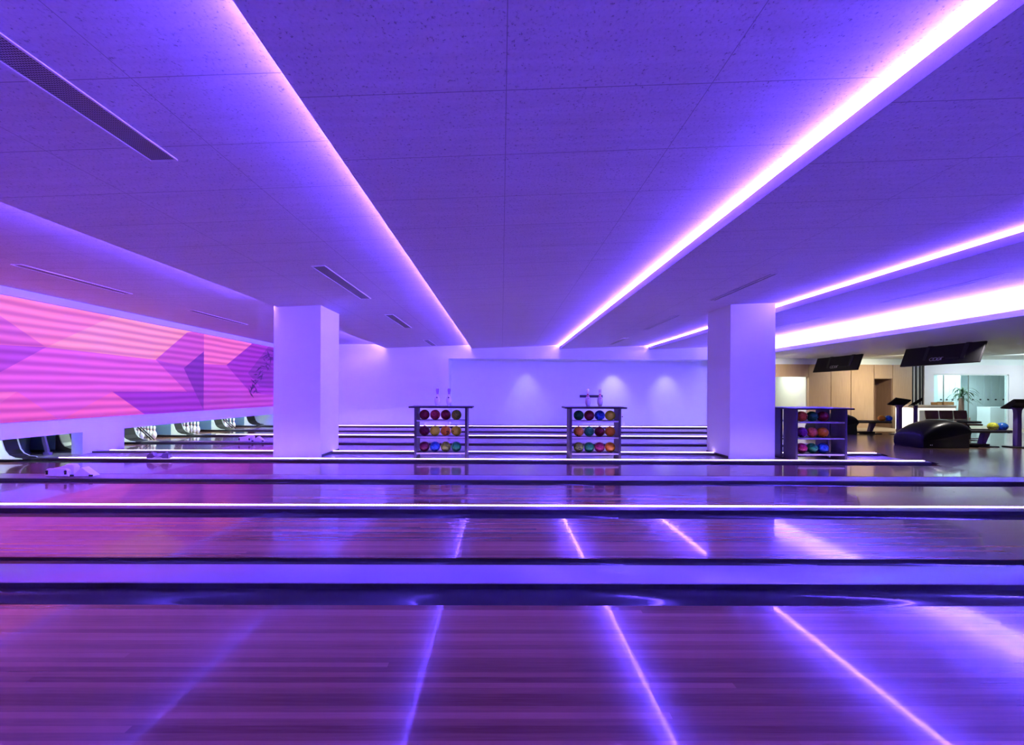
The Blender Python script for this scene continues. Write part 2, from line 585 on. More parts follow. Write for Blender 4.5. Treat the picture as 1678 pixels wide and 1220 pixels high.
c_where = ['between the two nearest lanes', 'between the second and third lanes', 'between the third and fourth lanes', 'just in front of the columns and racks',
           'just behind the columns and racks', 'between the fifth and sixth lanes', 'between the sixth and seventh lanes',
           'between the seventh lane and the farthest', 'at the foot of the back wall']
for (y0, y1, kind), wh in zip(CAPS, c_where):
    wd = y1 - y0
    root = thing('lane_divider', ('wide pale plastic capping strip ' if kind == 'wide' else 'narrow capping strip with a glowing light line ') + wh,
                 'lane divider', (0, y0, 0), 'lane dividers')
    prof = [(0.0, -0.10), (0.0, 0.031), (0.006, 0.037)]
    n = 10
    for i in range(n + 1):
        t = i / n
        prof.append((0.014 + t * (wd - 0.028), 0.038 + 0.010 * sin(pi * t)))
    prof += [(wd - 0.006, 0.037), (wd, 0.031), (wd, -0.10)]
    b = MB()
    x1 = X_FOUL - 0.02
    b.prism(prof[1:-1], X_END + 0.1, x1, 'x', 0, True)
    b.box(X_END + 0.1, x1, 0.003, wd - 0.003, -0.128, 0.031, 1)
    b.build('capping', [CAP if kind == 'wide' else CAP_DARK, CAP_FACE], root)
    if kind == 'led':
        b = MB()
        b.box(X_END + 0.3, x1 - 0.02, wd - 0.036, wd - 0.008, 0.040, 0.049)
        if y0 > 7.5:
            b = MB().box(-9.0, x1 - 0.02, wd - 0.058, wd - 0.012, 0.040, 0.052)
        b.build('light_line', LED_DOTS if y0 < 6 else LED_PLAIN, root)
    b = MB()
    b.prism([(x1, -0.02), (x1, 0.045), (x1 + 0.05, 0.040), (x1 + 0.16, 0.004), (x1 + 0.16, 0.0005)], 0.01, wd - 0.01, 'y')
    b.build('end_ramp', BLACK, root)

# ------------------------------------------------------------------ ceiling: saw-tooth panels with light coves
ZL = CAM_H + 1.80
RISE = 0.0438
COVES = [-4.82, -1.25, 2.40, 6.12]
LIP, OVER = 0.115, 0.26
edges = COVES + [9.62]
NEAR_C, FAR_C = Y_NEAR, Y_REC + 0.1


def z_panel(x):
    for a, c in zip(edges[:-1], edges[1:]):
        if a <= x < c:
            return ZL + RISE * (x - a)
    zr = ZL + RISE * (edges[1] - edges[0] + OVER)
    return zr + (3.355 - zr) * (edges[0] + OVER - x) / (edges[0] + OVER - X_MASK + 0.3)


for i, (x0, x1) in enumerate(zip(edges[:-1], edges[1:])):
    zh = ZL + RISE * (x1 + OVER - x0)
    top = ZL + 0.62
    prof = [(x0, ZL), (x0, ZL + LIP), (x0 + 0.025, ZL + LIP), (x0 + 0.025, ZL + 0.055), (x0 + OVER, ZL + 0.065), (x0 + OVER, top), (x1 + OVER, top), (x1 + OVER, zh)]
    cm = ceiling_mat('acoustic_ceiling_board', x0 + 1.27, 2.44, 1.27, 0.66)
    structure(MB().prism(prof, NEAR_C, FAR_C, 'y').build('ceiling', cm))
x1 = edges[0]
zh = ZL + RISE * (edges[1] - edges[0] + OVER)
xl = X_MASK - 0.3
z_left = 3.355
structure(MB().prism([(xl, z_left), (x1 + OVER, zh), (x1 + OVER, ZL + 0.62), (xl, ZL + 0.62)], NEAR_C, FAR_C, 'y')
          .build('ceiling', ceiling_mat('acoustic_ceiling_board', x1 - 1.27, 2.44, 1.27, 0.66)))
# lower smooth ceiling above the approach, with its own lip and trough
ZA, XA = 2.88, 9.62
structure(MB().prism([(XA, ZA), (XA, ZA + 0.12), (XA + 0.025, ZA + 0.12), (XA + 0.025, ZA + 0.06), (XA + OVER + 0.1, ZA + 0.06), (XA + OVER + 0.1, ZL + 0.62),
                      (X_RIGHT, ZL + 0.62), (X_RIGHT, ZA)], NEAR_C, Y_WALL, 'y').build('ceiling', WHITE))
structure(MB().box(X_FOUL + 0.5, X_RIGHT, Y_WALL + 0.15, 20.2, 2.64, 2.70).build('ceiling', WHITE))

cove_lab = ['left column', 'left of the view centre', 'right of the view centre', 'right column', 'approach area']
for x, q, led in zip(COVES + [XA], cove_lab, COVE_LED):
    zb = (ZL if x < 9 else ZA) + LIP - 0.001
    lab = {'left column': 'violet strip light in the ceiling cove above the left column',
           'left of the view centre': 'violet strip light in the long ceiling cove left of the white pins',
           'right of the view centre': 'violet strip light in the bright ceiling cove running to the upper right corner',
           'right column': 'violet strip light in the ceiling cove beside the right column',
           'approach area': 'violet strip light in the wide cove along the edge of the approach ceiling'}[q]
    tag(MB().box(x + 0.045, x + 0.085, NEAR_C + 0.2, Y_WALL - 0.04, zb, zb + 0.012).build('cove_light', led), lab, 'strip light', 'cove strip lights')

# ------------------------------------------------------------------ walls
structure(MB().box(X_END - 0.2, X_RIGHT, Y_NEAR - 0.12, Y_NEAR, -0.2, 4.0).build('wall_near', WHITE))
structure(MB().box(X_RIGHT, X_RIGHT + 0.12, Y_NEAR - 0.12, 20.2, -0.2, 4.0).build('wall_right', WHITE))
structure(MB().box(X_END - 0.2, X_END, Y_NEAR, Y_REC + 0.1, -0.2, 4.0).build('wall_pit', PIT))
XR0, XR1, ZS = -2.21, 9.60, 2.806            # recess in the back wall
b = MB()
b.box(X_END, XR0, Y_WALL, Y_REC + 0.1, -0.13, 3.85)
b.box(XR0, XR1, Y_WALL, Y_REC + 0.1, ZS, 3.85)
b.box(XR0, XR1, Y_REC, Y_REC + 0.1, -0.13, ZS)
b.box(XR1, XR1 + 0.35, Y_WALL, Y_REC + 0.1, -0.2, 3.0)
structure(b.build('wall_back', WHITE))
# masking wall: band over and under the display, pier between the fourth and fifth lanes
XM1 = X_MASK - 0.25
ZB0, ZB1, ZT0 = 0.485, 0.79, 3.205
b = MB()
b.box(XM1, X_MASK, Y_NEAR, Y_WALL, ZB0, ZB1)
b.box(XM1, X_MASK, Y_NEAR, Y_WALL, ZT0, 3.5)
b.box(XM1, X_MASK - 0.07, Y_NEAR, Y_WALL, ZB1, ZT0)
b.box(XM1, X_MASK - 0.002, 8.86, 9.83, 0.0, ZB0)
structure(b.build('wall_left', WHITE))
# pit ceiling behind the masking wall
structure(MB().box(X_END, XM1, Y_NEAR, Y_WALL, 0.95, 1.0).build('trim_1', PIT))

# columns
for x0, x1_, lab in ((-4.895, -3.885, 'left'), (4.93, 5.905, 'right')):
    o = MB().box(x0, x1_, 8.53, 9.49, 0.0, 3.62).build('column', COLUMN, bevel=0.008)
    structure(o)
    structure(MB().box(x0 - 0.008, x1_ + 0.008, 8.60, 9.50, 0.0, 0.055).build('trim_2', DARK_BASE))  # dark band round the column foot

# ------------------------------------------------------------------ display on the masking wall


def on_screen(px, py):
    px = min(px, 600)
    Y = -X_MASK * F_PX / (822 - px)
    return (Y, at(px, py, Y)[2])


def cr(x, y):
    return (x / 3.648, 400 + y / 3.648)


SC = {
    'base': srgb(226, 92, 214), 'coral': srgb(250, 128, 182), 'peach': srgb(252, 150, 178), 'rose': srgb(222, 98, 190),
    'violet': srgb(186, 70, 208), 'deep': srgb(160, 48, 204), 'light': srgb(243, 112, 200), 'pink': srgb(236, 96, 196),
    'dark': srgb(132, 44, 184), 'magenta': srgb(196, 70, 214), 'mid': srgb(206, 82, 200)}
keys = list(SC)
smats = [screen_mat('display_' + k, SC[k]) for k in keys] + [mat('display_ink', (0.02, 0.01, 0.04), 0.5, emit=srgb(70, 20, 120), strength=1.0), BLACK]
b = MB()
xs = X_MASK - 0.03
ys0, ys1, zs0, zs1 = -1.9, Y_WALL - 0.1, ZB1 + 0.012, ZT0 - 0.012
b.box(X_MASK - 0.068, xs, ys0, ys1, zs0, zs1, keys.index('base'))
layer = [0]


def poly(name, pts, extra=None):
    layer[0] += 1
    x = xs + 0.0007 * layer[0]
    vs = []
    for p in pts:
        y, z = on_screen(*cr(*p)) if len(p) == 2 else (p[1], p[2])
        vs.append((x, min(max(y, ys0), ys1), min(max(z, zs0), zs1)))
    b.add(vs, [tuple(range(len(vs)))], keys.index(name) if name in keys else len(keys))


T, BT = 99, -99          # clamped to the display edge
yw0, yw1 = on_screen(*cr(0, 300))[0], on_screen(*cr(0, 600))[0]
poly('coral', [('w', ys0, zs1), ('w', yw0, zs1), ('w', yw1, 1.95), ('w', ys0, 1.75)])
poly('coral', [(0, 280), (690, 420), (300, 615), (0, 600)])
poly('rose', [(0, 410), (290, 610), (0, 600)])
poly('violet', [(0, 600), (300, 615), (0, 780)])
poly('peach', [(690, 410), (300, 615), (945, 690), (1160, 500)])
poly('mid', [(1130, 528), (1160, 500), (1229, 520), (1229, 900), (1130, 880), (945, 690)])
poly('light', [(0, 880), (130, 880), (0, 965)])
poly('pink', [(130, 880), (370, 1042), (0, 1070), (0, 965)])
poly('pink', [(690, 880), (880, 1030), (400, 1060)])
poly('deep', [(690, 880), (1130, 880), (1229, 880), (1229, 1020), (880, 1030)])
poly('violet', [(945, 690), (1060, 720), (1229, 740), (1229, 880), (1130, 880)])
poly('dark', [(1110, 740), (1229, 640), (1229, 1000)])
poly('magenta', [(1229, 500), (1229, 1020), (1660, 990), (1660, 560)])
poly('light', [(1229, 500), (1510, 560), (1510, 598), (1362, 722), (1229, 715)])
poly('violet', [(1229, 870), (1510, 890), (1660, 900), (1660, 990), (1229, 1020)])
poly('deep', [(1510, 598), (1510, 560), (1660, 580), (1660, 900), (1510, 890), (1362, 722)])
poly('dark', [(1610, 580), (1490, 770), (1560, 850), (1660, 860), (1660, 590)])
yq = on_screen(*cr(1655, 700))[0]
poly('deep', [('w', yq, zs0), ('w', ys1, zs0), ('w', ys1, zs1), ('w', yq, zs1)])
random.seed(4)
layer[0] += 1
for k in range(46):                      # scratchy ink drawing close to the left column
    t = random.random()
    px, py = 1635 - 120 * t + random.uniform(-26, 26), 640 + 240 * t + random.uniform(-26, 26)
    a = random.uniform(0, 2 * pi)
    l, h = random.uniform(10, 30), random.uniform(2, 5)
    q = [(px + l * cos(a), py + l * sin(a)), (px + h * sin(a), py - h * cos(a)), (px - l * cos(a), py - l * sin(a)), (px - h * sin(a), py + h * cos(a))]
    poly('ink', q)
    layer[0] -= 1
tag(b.build('video_wall', smats), 'long glowing pink and violet video wall with angular shapes above the pin pits', 'video screen')

# ------------------------------------------------------------------ pits
KP = [(-9.70, 0.0), (-9.72, 0.018), (-9.85, 0.032), (-9.97, 0.085), (-10.04, 0.17), (-10.08, 0.28), (-10.12, 0.42), (-10.14, 0.60), (-10.16, 0.94),
      (X_END + 0.02, 0.94), (X_END + 0.02, 0.0)]
kicks = [(3.02 - 0.12, 3.02 + 0.12, 'between the two nearest lanes'), (4.69, 4.84, 'between the second and third lanes'),
         (6.27, 6.60, 'between the third and fourth lanes'), (7.86, 8.14, 'at the far side of the fourth lane, at the left picture edge'),
         (9.10, 9.36, 'at the near side of the fifth lane beside the pier'), (10.56, 10.98, 'between the fifth lane and the nearest standing pins'),
         (12.26, 12.60, 'between the nearest and the middle standing pins'), (13.96, 14.40, 'between the middle and the farthest standing pins'),
         (15.74, 16.3, 'beyond the farthest standing pins')]
for y0, y1, wh in kicks:
    if y0 < 6:
        continue
    root = thing('pit_side_wall', ('shaded curved side wall with a pale edge ' if 9 < y0 < 9.2 else 'pale green curved side wall of the pin pit ') + wh, 'pit partition', (0, y0, 0), 'pit side walls')
    zb = 0.052
    fwd = 0.26 if y0 < 8 else 0.0
    prof = [(x + (fwd if x > -11 else 0), z + zb) for x, z in KP]
    wd = y1 - y0
    b = MB()
    b.prism(prof, 0.0, 0.018, 'y')
    b.prism(prof, wd - 0.018, wd, 'y')
    b.build('side_panel', KICK_SHADED if 9 < y0 < 9.2 else KICK, root)
    b = MB()
    b.prism([(x + (-0.012), z - 0.004 if z > 0.2 else z) for x, z in prof], 0.018, wd - 0.018, 'y')
    b.build('front_edge', KICK_PALE if 9 < y0 < 9.2 else KICK_EDGE, root)
    MB().box(X_END + 0.04, -10.17, -0.012, 0.0, 0.06, 0.94).build('liner_panel', KICK_LINER, root)

# standing pins
PIN_PROF = [(0.0255, 0.0), (0.028, 0.006), (0.036, 0.019), (0.0497, 0.057), (0.0575, 0.0857), (0.0605, 0.1143), (0.0580, 0.149), (0.0470, 0.184),
            (0.0315, 0.2188), (0.0247, 0.238), (0.0228, 0.254), (0.0237, 0.276), (0.0275, 0.302), (0.0313, 0.328), (0.0323, 0.343), (0.0300, 0.360),
            (0.0235, 0.373), (0.0130, 0.379), (0.002, 0.381)]
PIN_W = pin_mat('white_pin_with_red_bands', (0.55, 0.03, 0.05), [(0.240, 0.252), (0.262, 0.274)])
PIN_P = pin_mat('white_pin_with_dark_neck', (0.40, 0.22, 0.46), [(0.226, 0.231), (0.250, 0.372)])
PIN_R = pin_mat('white_pin_with_coral_neck', (0.75, 0.16, 0.16), [(0.218, 0.236), (0.246, 0.272)])
pin_mesh = MB().lathe(PIN_PROF, n=24).mesh('bowling_pin', PIN_W)
rows = []
for r_ in range(4):
    for k in range(r_ + 1):
        rows.append((r_, k))
rank = ['head pin', 'second row, near side', 'second row, far side', 'third row, nearest', 'third row, middle', 'third row, farthest',
        'back row, nearest', 'back row, second', 'back row, third', 'back row, farthest']
for li, nm in ((5, 'nearest set of standing pins, left of the column'), (6, 'middle set of standing pins'), (7, 'farthest set of standing pins')):
    yc = sum(LANES[li]) / 2
    for (r_, k), rk in zip(rows, rank):
        o = bpy.data.objects.new('bowling_pin', pin_mesh)
        COL.objects.link(o)
        o.location = (-10.20 - 0.23 * r_, yc + (k - r_ / 2) * 0.3048, 0.0)
        tag(o, 'white bowling pin, ' + rk + ' of the ' + nm.replace(', left of the column', ''), 'bowling pin', 'pins standing on the lanes')

# sweep arms
for li, wh in ((5, 'nearest'), (7, 'farthest')):
    y = LANES[li][0] + 0.14
    b = MB()
    for q in (0.0, 0.085):
        b.rod((-9.88 - q, y, 0.02), (-10.34 - q, y, 0.45), 0.013, n=10)
    b.rod((-10.0, y, 0.09), (-10.08, y, 0.09), 0.010, n=8)
    b.rod((-10.25, y, 0.33), (-10.33, y, 0.33), 0.010, n=8)
    tag(b.build('sweep_arm', BLACK), 'slanting black twin-bar sweep arm in front of the ' + wh + ' set of pins', 'pinsetter arm', 'sweep arms')

# machinery seen through the opening beside the pier
b = MB()
b.lathe([(0.02, 0.0), (0.30, 0.0), (0.31, 0.03), (0.29, 0.06), (0.29, 0.62), (0.31, 0.66), (0.30, 0.70), (0.02, 0.70)], n=32)
tag(b.build('pit_drum', mat('dark_blue_drum', (0.03, 0.045, 0.09), 0.28), loc=(-10.62, 8.62, 0.0)),
    'dark blue upright drum under the masking wall at the left edge', 'drum')
b = MB()
b.obox(Matrix.Translation((-10.0, 8.74, 0.30)) @ Matrix.Rotation(radians(-14), 4, 'Y'), 0.07, 0.04, 0.62)
b.obox(Matrix.Translation((-9.93, 8.74, 0.03)), 0.12, 0.08, 0.06)
tag(b.build('lever_bar', mat('violet_lever', (0.24, 0.18, 0.42), 0.35)), 'slanting violet lever bar right of the dark drum under the wall', 'lever')
tag(MB().box(-11.4, -11.3, 8.75, 9.05, 0.0, 0.9).build('brown_panel', mat('dark_ochre_board', (0.12, 0.08, 0.025), 0.7), bevel=0.004),
    'dim ochre board deep in the opening beside the white pier', 'board')

# ------------------------------------------------------------------ sensor boxes on the dividers


def sensor_box(loc, label, size):
    root = thing('sensor_box', label, 'sensor box', loc, 'sensor boxes on the dividers')
    s = size
    b = MB()
    b.prism([(-0.21 * s, 0.0), (-0.20 * s, 0.10 * s), (-0.17 * s, 0.135 * s), (0.15 * s, 0.135 * s), (0.19 * s, 0.10 * s), (0.20 * s, 0.0)], -0.06 * s, 0.0, 'y')
    b.build('front_case', HOUSING, root, bevel=0.012 * s)
    b = MB()
    b.prism([(-0.17 * s, 0.0), (-0.13 * s, 0.135 * s), (-0.02 * s, 0.15 * s), (0.05 * s, 0.175 * s), (0.10 * s, 0.20 * s), (0.20 * s, 0.20 * s), (0.24 * s, 0.15 * s), (0.24 * s, 0.0)],
            0.0, 0.10 * s, 'y')
    b.build('rear_case', HOUSING, root, bevel=0.012 * s)
    b = MB()
    b.prism([(0.24 * s, 0.0), (0.40 * s, 0.155 * s), (0.58 * s, 0.025 * s), (0.60 * s, 0.0)], -0.04 * s, 0.09 * s, 'y')
    b.build('wedge_cover', HOUSING, root, bevel=0.006 * s)
    for q in (-0.165, 0.155):
        b = MB()
        b.lathe([(0.020 * s, 0.0), (0.020 * s, 0.012 * s)], Matrix.Translation((q * s, -0.060 * s, 0.088 * s)) @ Matrix.Rotation(radians(90), 4, 'X'), 16)
        b.box((q - 0.017) * s, (q + 0.017) * s, -0.068 * s, -0.058 * s, 0.035 * s, 0.088 * s)
        b.build('lens_port', BLACK, root)
    for q in (0.245, 0.57):
        MB().box((q - 0.03) * s, (q + 0.03) * s, -0.05 * s, -0.035 * s, 0.0, 0.03 * s).build('foot', BLACK, root)
    return root


sensor_box((-7.06, 6.39, 0.0495), 'white plastic sensor box with two dark ports on the divider at lower left', 0.92)
sensor_box((-6.98, 10.86, 0.0495), 'small white plastic sensor box on the divider just left of the left column', 0.86)
root = thing('sensor_bracket', 'low purple sensor bracket with two raised ends on the lit divider left of the column', 'sensor box', (-6.93, 8.08, 0.054))
b = MB()
b.prism([(-0.23, 0.0), (-0.21, 0.07), (-0.16, 0.105), (-0.10, 0.10), (-0.07, 0.055), (0.07, 0.055), (0.10, 0.10), (0.16, 0.105), (0.21, 0.07), (0.23, 0.0)], -0.05, 0.05, 'y')
b.build('body', mat('purple_grey_bracket', (0.22, 0.16, 0.26), 0.35), root, bevel=0.008)
MB().prism([(-0.10 + 0.2 * i / 8, 0.004 + 0.042 * sin(pi * i / 8)) for i in range(9)], -0.062, -0.05, 'y').build('cover', HOUSING, root)
for q in (-0.145, 0.145):
    MB().lathe([(0.022, 0), (0.018, 0.02)], Matrix.Translation((q, 0, 0.103)), 14).build('knob', GREY_METAL, root)

# ------------------------------------------------------------------ ceiling vents


def vent(x, y0, y1, label, wdt=0.20, slots=False):
    zc = z_panel(x)
    root = thing('ceiling_vent', label, 'ceiling vent', (x, y0, zc), 'ceiling vents')
    root.rotation_euler = (0, -math.atan(RISE if x > edges[0] else 0.008), 0)
    L_ = y1 - y0
    b = MB()
    for s in (-1, 1):
        b.box(s * wdt / 2 - 0.008, s * wdt / 2 + 0.008, 0, L_, -0.008, 0.002)
    b.box(-wdt / 2, wdt / 2, -0.008, 0.008, -0.008, 0.002)
    b.box(-wdt / 2, wdt / 2, L_ - 0.008, L_ + 0.008, -0.008, 0.002)
    b.build('frame', ALU_VENT, root)
    b = MB()
    if slots:
        b.box(-wdt / 2, wdt / 2, 0, L_, 0.0, 0.004, 0)
        b.box(-0.012, 0.012, 0, L_, -0.006, 0.0, 1)
    else:
        b.box(-wdt / 2, wdt / 2, 0, L_, -0.0015, 0.004, 0)
    b.build('grille', [VENT_GRILLE, ALU_VENT], root)
    return root


ALU_VENT = mat('vent_frame', (0.62, 0.60, 0.62), 0.45)
VENT_GRILLE = mat('perforated_vent_mesh', (0.2, 0.2, 0.22), 0.6)
_N, _L, _b = nodes(VENT_GRILLE)
_v = _N.new('ShaderNodeTexVoronoi')
_v.inputs['Scale'].default_value = 62.0
_v.inputs['Randomness'].default_value = 0.0
_L.new(coords(_N, _L, (1, 1, 0)), _v.inputs['Vector'])
_L.new(ramp(_N, _L, _v.outputs['Distance'], [(0.30, (0.02, 0.02, 0.025)), (0.44, (0.36, 0.35, 0.36))]), _b.inputs['Base Color'])
vent(-2.78, 1.2, 3.27, 'long perforated dark ceiling vent at the upper left corner', 0.21)
vent(-2.78, 6.0, 8.1, 'perforated ceiling vent just above and right of the left column', 0.20)
vent(-2.78, 9.75, 11.75, 'short-looking ceiling vent, third in the row running to the back wall', 0.20)
vent(-2.78, 14.5, 16.3, 'farthest small ceiling vent above the left ball rack', 0.20)
vent(-7.55, 6.2, 8.05, 'narrow ceiling slot vent above the left part of the video wall', 0.16)
vent(-7.55, 9.65, 11.7, 'narrow ceiling slot vent over the video wall near the left column', 0.16)
vent(4.27, 6.2, 8.05, 'twin-slot ceiling vent just above the right column', 0.14, True)
vent(4.27, 9.6, 11.8, 'twin-slot ceiling vent to the left of the right column', 0.14, True)
vent(7.85, 6.1, 8.1, 'twin-slot ceiling vent at the right between the two rightmost coves', 0.14, True)
vent(7.85, 9.6, 11.8, 'twin-slot ceiling vent right beside the top of the right column', 0.14, True)
vent(4.27, 13.6, 15.6, 'farthest twin-slot ceiling vent near the recess in the back wall', 0.14, True)

# ------------------------------------------------------------------ ball racks
C = {
    'maroon': ((0.12, 0.008, 0.015), (0.38, 0.02, 0.03)), 'crimson': ((0.26, 0.015, 0.03), (0.66, 0.05, 0.06)),
    'dark red': ((0.08, 0.006, 0.006), (0.26, 0.015, 0.02)), 'olive': ((0.10, 0.20, 0.015), (0.42, 0.62, 0.04)),
    'plum': ((0.10, 0.006, 0.03), (0.28, 0.02, 0.07)), 'yellow': ((0.72, 0.90, 0.02), (0.92, 1.0, 0.03)),
    'orange': ((0.90, 0.30, 0.005), (1.0, 0.48, 0.02)), 'blue': ((0.012, 0.05, 0.30), (0.03, 0.22, 0.75)),
    'teal': ((0.005, 0.20, 0.05), (0.02, 0.52, 0.13)), 'dark green': ((0.004, 0.10, 0.025), (0.01, 0.32, 0.07)),
    'magenta': ((0.34, 0.02, 0.08), (0.70, 0.05, 0.15)), 'coral': ((0.75, 0.12, 0.02), (1.0, 0.26, 0.05)),
    'purple': ((0.18, 0.02, 0.14), (0.42, 0.06, 0.26)), 'yellow-green': ((0.30, 0.40, 0.02), (0.85, 0.88, 0.08))}
BALL_M = {k: ball_mat('swirled_' + k.replace(' ', '_').replace('-', '_') + '_ball', *v) for k, v in C.items()}
BALL_R = 0.108
ball_meshes = {k: MB().ball((0, 0, 0), BALL_R, 32, 20).mesh('bowling_ball', m) for k, m in BALL_M.items()}


def hole_mesh():
    b = MB()
    for az, el, r in ((-0.17, 0.12, 0.013), (0.17, 0.12, 0.013), (0.0, -0.34, 0.015)):
        d = Vector((sin(az) * cos(el), -cos(az) * cos(el), sin(el)))
        M = Matrix.Translation(d * (BALL_R - 0.0015)) @ d.to_track_quat('Z', 'Y').to_matrix().to_4x4()
        b.lathe([(r, -0.003), (r, 0.0022)], M, 14)
    return b.mesh('finger_holes', HOLE)


HOLES = hole_mesh()
random.seed(11)


def ball(color, loc, label, group, turn=None):
    o = bpy.data.objects.new('bowling_ball', ball_meshes[color])
    COL.objects.link(o)
    o.location = loc
    if turn is None:
        turn = (random.uniform(0.9, 2.2), random.uniform(-0.6, 0.6), random.uniform(0, 6.28))
    o.rotation_euler = turn
    tag(o, label, 'bowling ball', group)
    h = bpy.data.objects.new('finger_holes', HOLES)
    COL.objects.link(h)
    h.parent = o
    return o


SHELF_Z = (0.828, 0.488, 0.152)


def rack(xl, wd, label, double=False):
    y0, y1 = 8.25, 8.62
    root = thing('ball_rack', label, 'ball rack', (xl, y0, 0), 'bowling ball racks')
    dep = y1 - y0
    th = 0.05
    back = 0.79 if double else 0.0
    for x in (0, wd - th):
        b = MB()
        b.box(x, x + th, 0, dep, 0.0, 1.085)
        if double:
            b.box(x, x + th, 0.45, 0.79, 0.0, 1.085)
        b.build('side_panel', RACK, root, bevel=0.008)
        MB().box(x - 0.004, x + th + 0.004, 0.0, 0.79 if double else dep, -0.0, 0.03).build('foot', RACK_TOP, root)
    b = MB()
    b.prism([(-0.11, 1.097), (-0.10, 1.085), (wd + 0.10, 1.085), (wd + 0.11, 1.097), (wd + 0.11, 1.110), (wd + 0.10, 1.12), (-0.10, 1.12), (-0.11, 1.110)],
            -0.05, (back or dep) + (0.0 if double else 0.05), 'y')
    b.build('top_board', RACK_TOP, root, bevel=0.004)
    for z in SHELF_Z:
        sh = MB().box(th, wd - th, 0.03, dep - 0.02, z - 0.018, z).build('shelf', RACK_TOP, root)
        MB().box(th, wd - th, 0.012, 0.03, z - 0.026, z + 0.004).build('edge_strip', ALU, sh)
        if double:
            MB().box(th, wd - th, 0.46, 0.78, z - 0.018, z).build('shelf', RACK_TOP, root)
    return root


rack(-1.815, 1.105, 'dark ball rack left of centre under two white pins with dark spots')
rack(1.42, 1.075, 'dark ball rack right of centre under two red-necked pins')
rack(6.143, 1.09, 'dark double-sided ball rack beside the right column', True)
order = ['first', 'second', 'third', 'fourth']
R1 = [['maroon', 'crimson', 'dark red', 'olive'], ['plum', 'yellow', 'orange', 'yellow'], ['plum', 'blue', 'olive', 'teal']]
R2 = [['dark green', 'maroon', 'blue', 'yellow'], ['orange', 'teal', 'dark red', 'orange'], ['olive', 'teal', 'magenta', 'orange']]
R3 = [['coral', 'dark green', 'maroon'], ['purple', 'coral', 'orange'], ['magenta', 'teal', 'blue']]
shelf_n = ['top', 'middle', 'bottom']
FACE = {(0, 1, 2): (0.25, 0.2, 0.55), (0, 1, 3): (0.1, 0.3, -0.75), (1, 2, 0): (0.3, 0.2, 0.1), (2, 0, 0): (0.2, 0, 0.45), (2, 0, 1): (0.0, 0, 0.5)}
for ri, (R, x0, dx, yb, rn) in enumerate(((R1, -1.634, 0.2257, 8.43, 'left-hand rack'), (R2, 1.642, 0.223, 8.43, 'centre rack'), (R3, 6.40, 0.225, 8.43, 'rack by the right column'))):
    for si, row in enumerate(R):
        for k, c in enumerate(row):
            ball(c, (x0 + dx * k, yb, SHELF_Z[si] + BALL_R), f'{c} bowling ball, {order[k]} from left, {shelf_n[si]} shelf, {rn}',
                 f'balls on the {rn}', FACE.get((ri, si, k)))


def show_pin(px, matl, label, emblem):
    x = (px - 822) / F_PX * 8.45
    o = MB().lathe(PIN_PROF, n=28).build('bowling_pin', matl, loc=(x, 8.45, 1.12))
    tag(o, label, 'bowling pin', 'display pins on the racks')
    b = MB()
    d = Vector((-0.12 if px < 800 else 0.2, -1, 0.25)).normalized()
    M = Matrix.Translation((d.x * 0.0485, d.y * 0.0485, 0.182)) @ d.to_track_quat('Z', 'Y').to_matrix().to_4x4()
    b.lathe([(0.017, -0.006), (0.016, 0.0015), (0.010, 0.003)], M, 16)
    b.build('emblem', emblem, o)


EMB_D = mat('dark_emblem', (0.03, 0.02, 0.05), 0.4)
EMB_R = mat('pink_emblem', (0.80, 0.35, 0.40), 0.4)
show_pin(717, PIN_P, 'white pin with dark emblem on the left-hand rack, nearer the column', EMB_D)
show_pin(736, PIN_P, 'white pin with dark emblem on the left-hand rack, by the wall corner line', EMB_D)
show_pin(963.5, PIN_R, 'white pin with red neck bands on the centre rack, left of the pair', EMB_R)
show_pin(983.5, PIN_R, 'white pin with red neck bands on the centre rack, right of the pair', EMB_R)

# dark bar and socket on the recess wall
x0, _, z0 = at(950, 651, Y_REC)
x1, _, z1 = at(987.5, 647, Y_REC)
tag(MB().box(x0, x1, Y_REC - 0.04, Y_REC, z0, z1).build('wall_bar', mat('dark_wall_bar', (0.02, 0.02, 0.05), 0.5), bevel=0.004),
    'dark horizontal bar on the recess wall behind the two red-necked pins', 'wall bar')
x0, _, z0 = at(1019.5, 681, Y_REC)
root = thing('wall_socket', 'small white wall socket right of the centre rack', 'socket', (x0, Y_REC, z0))
MB().box(-0.05, 0.05, -0.02, 0.0, -0.09, 0.09).build('plate', HOUSING, root, bevel=0.006)
MB().box(-0.015, 0.035, -0.026, -0.02, -0.06, -0.02).build('socket_hole', BLACK, root)
for px in (861, 1006):
    x, _, _z = at(px, 590, 17.0)
    tag(MB().lathe([(0.05, 0.0), (0.05, -0.006), (0.042, -0.008)], n=20).build('recessed_spotlight', ALU, loc=(x, 17.0, ZS)),
        'small recessed spotlight in the soffit ' + ('left of' if px < 900 else 'above') + ' the centre rack', 'spotlight', 'soffit spotlights')

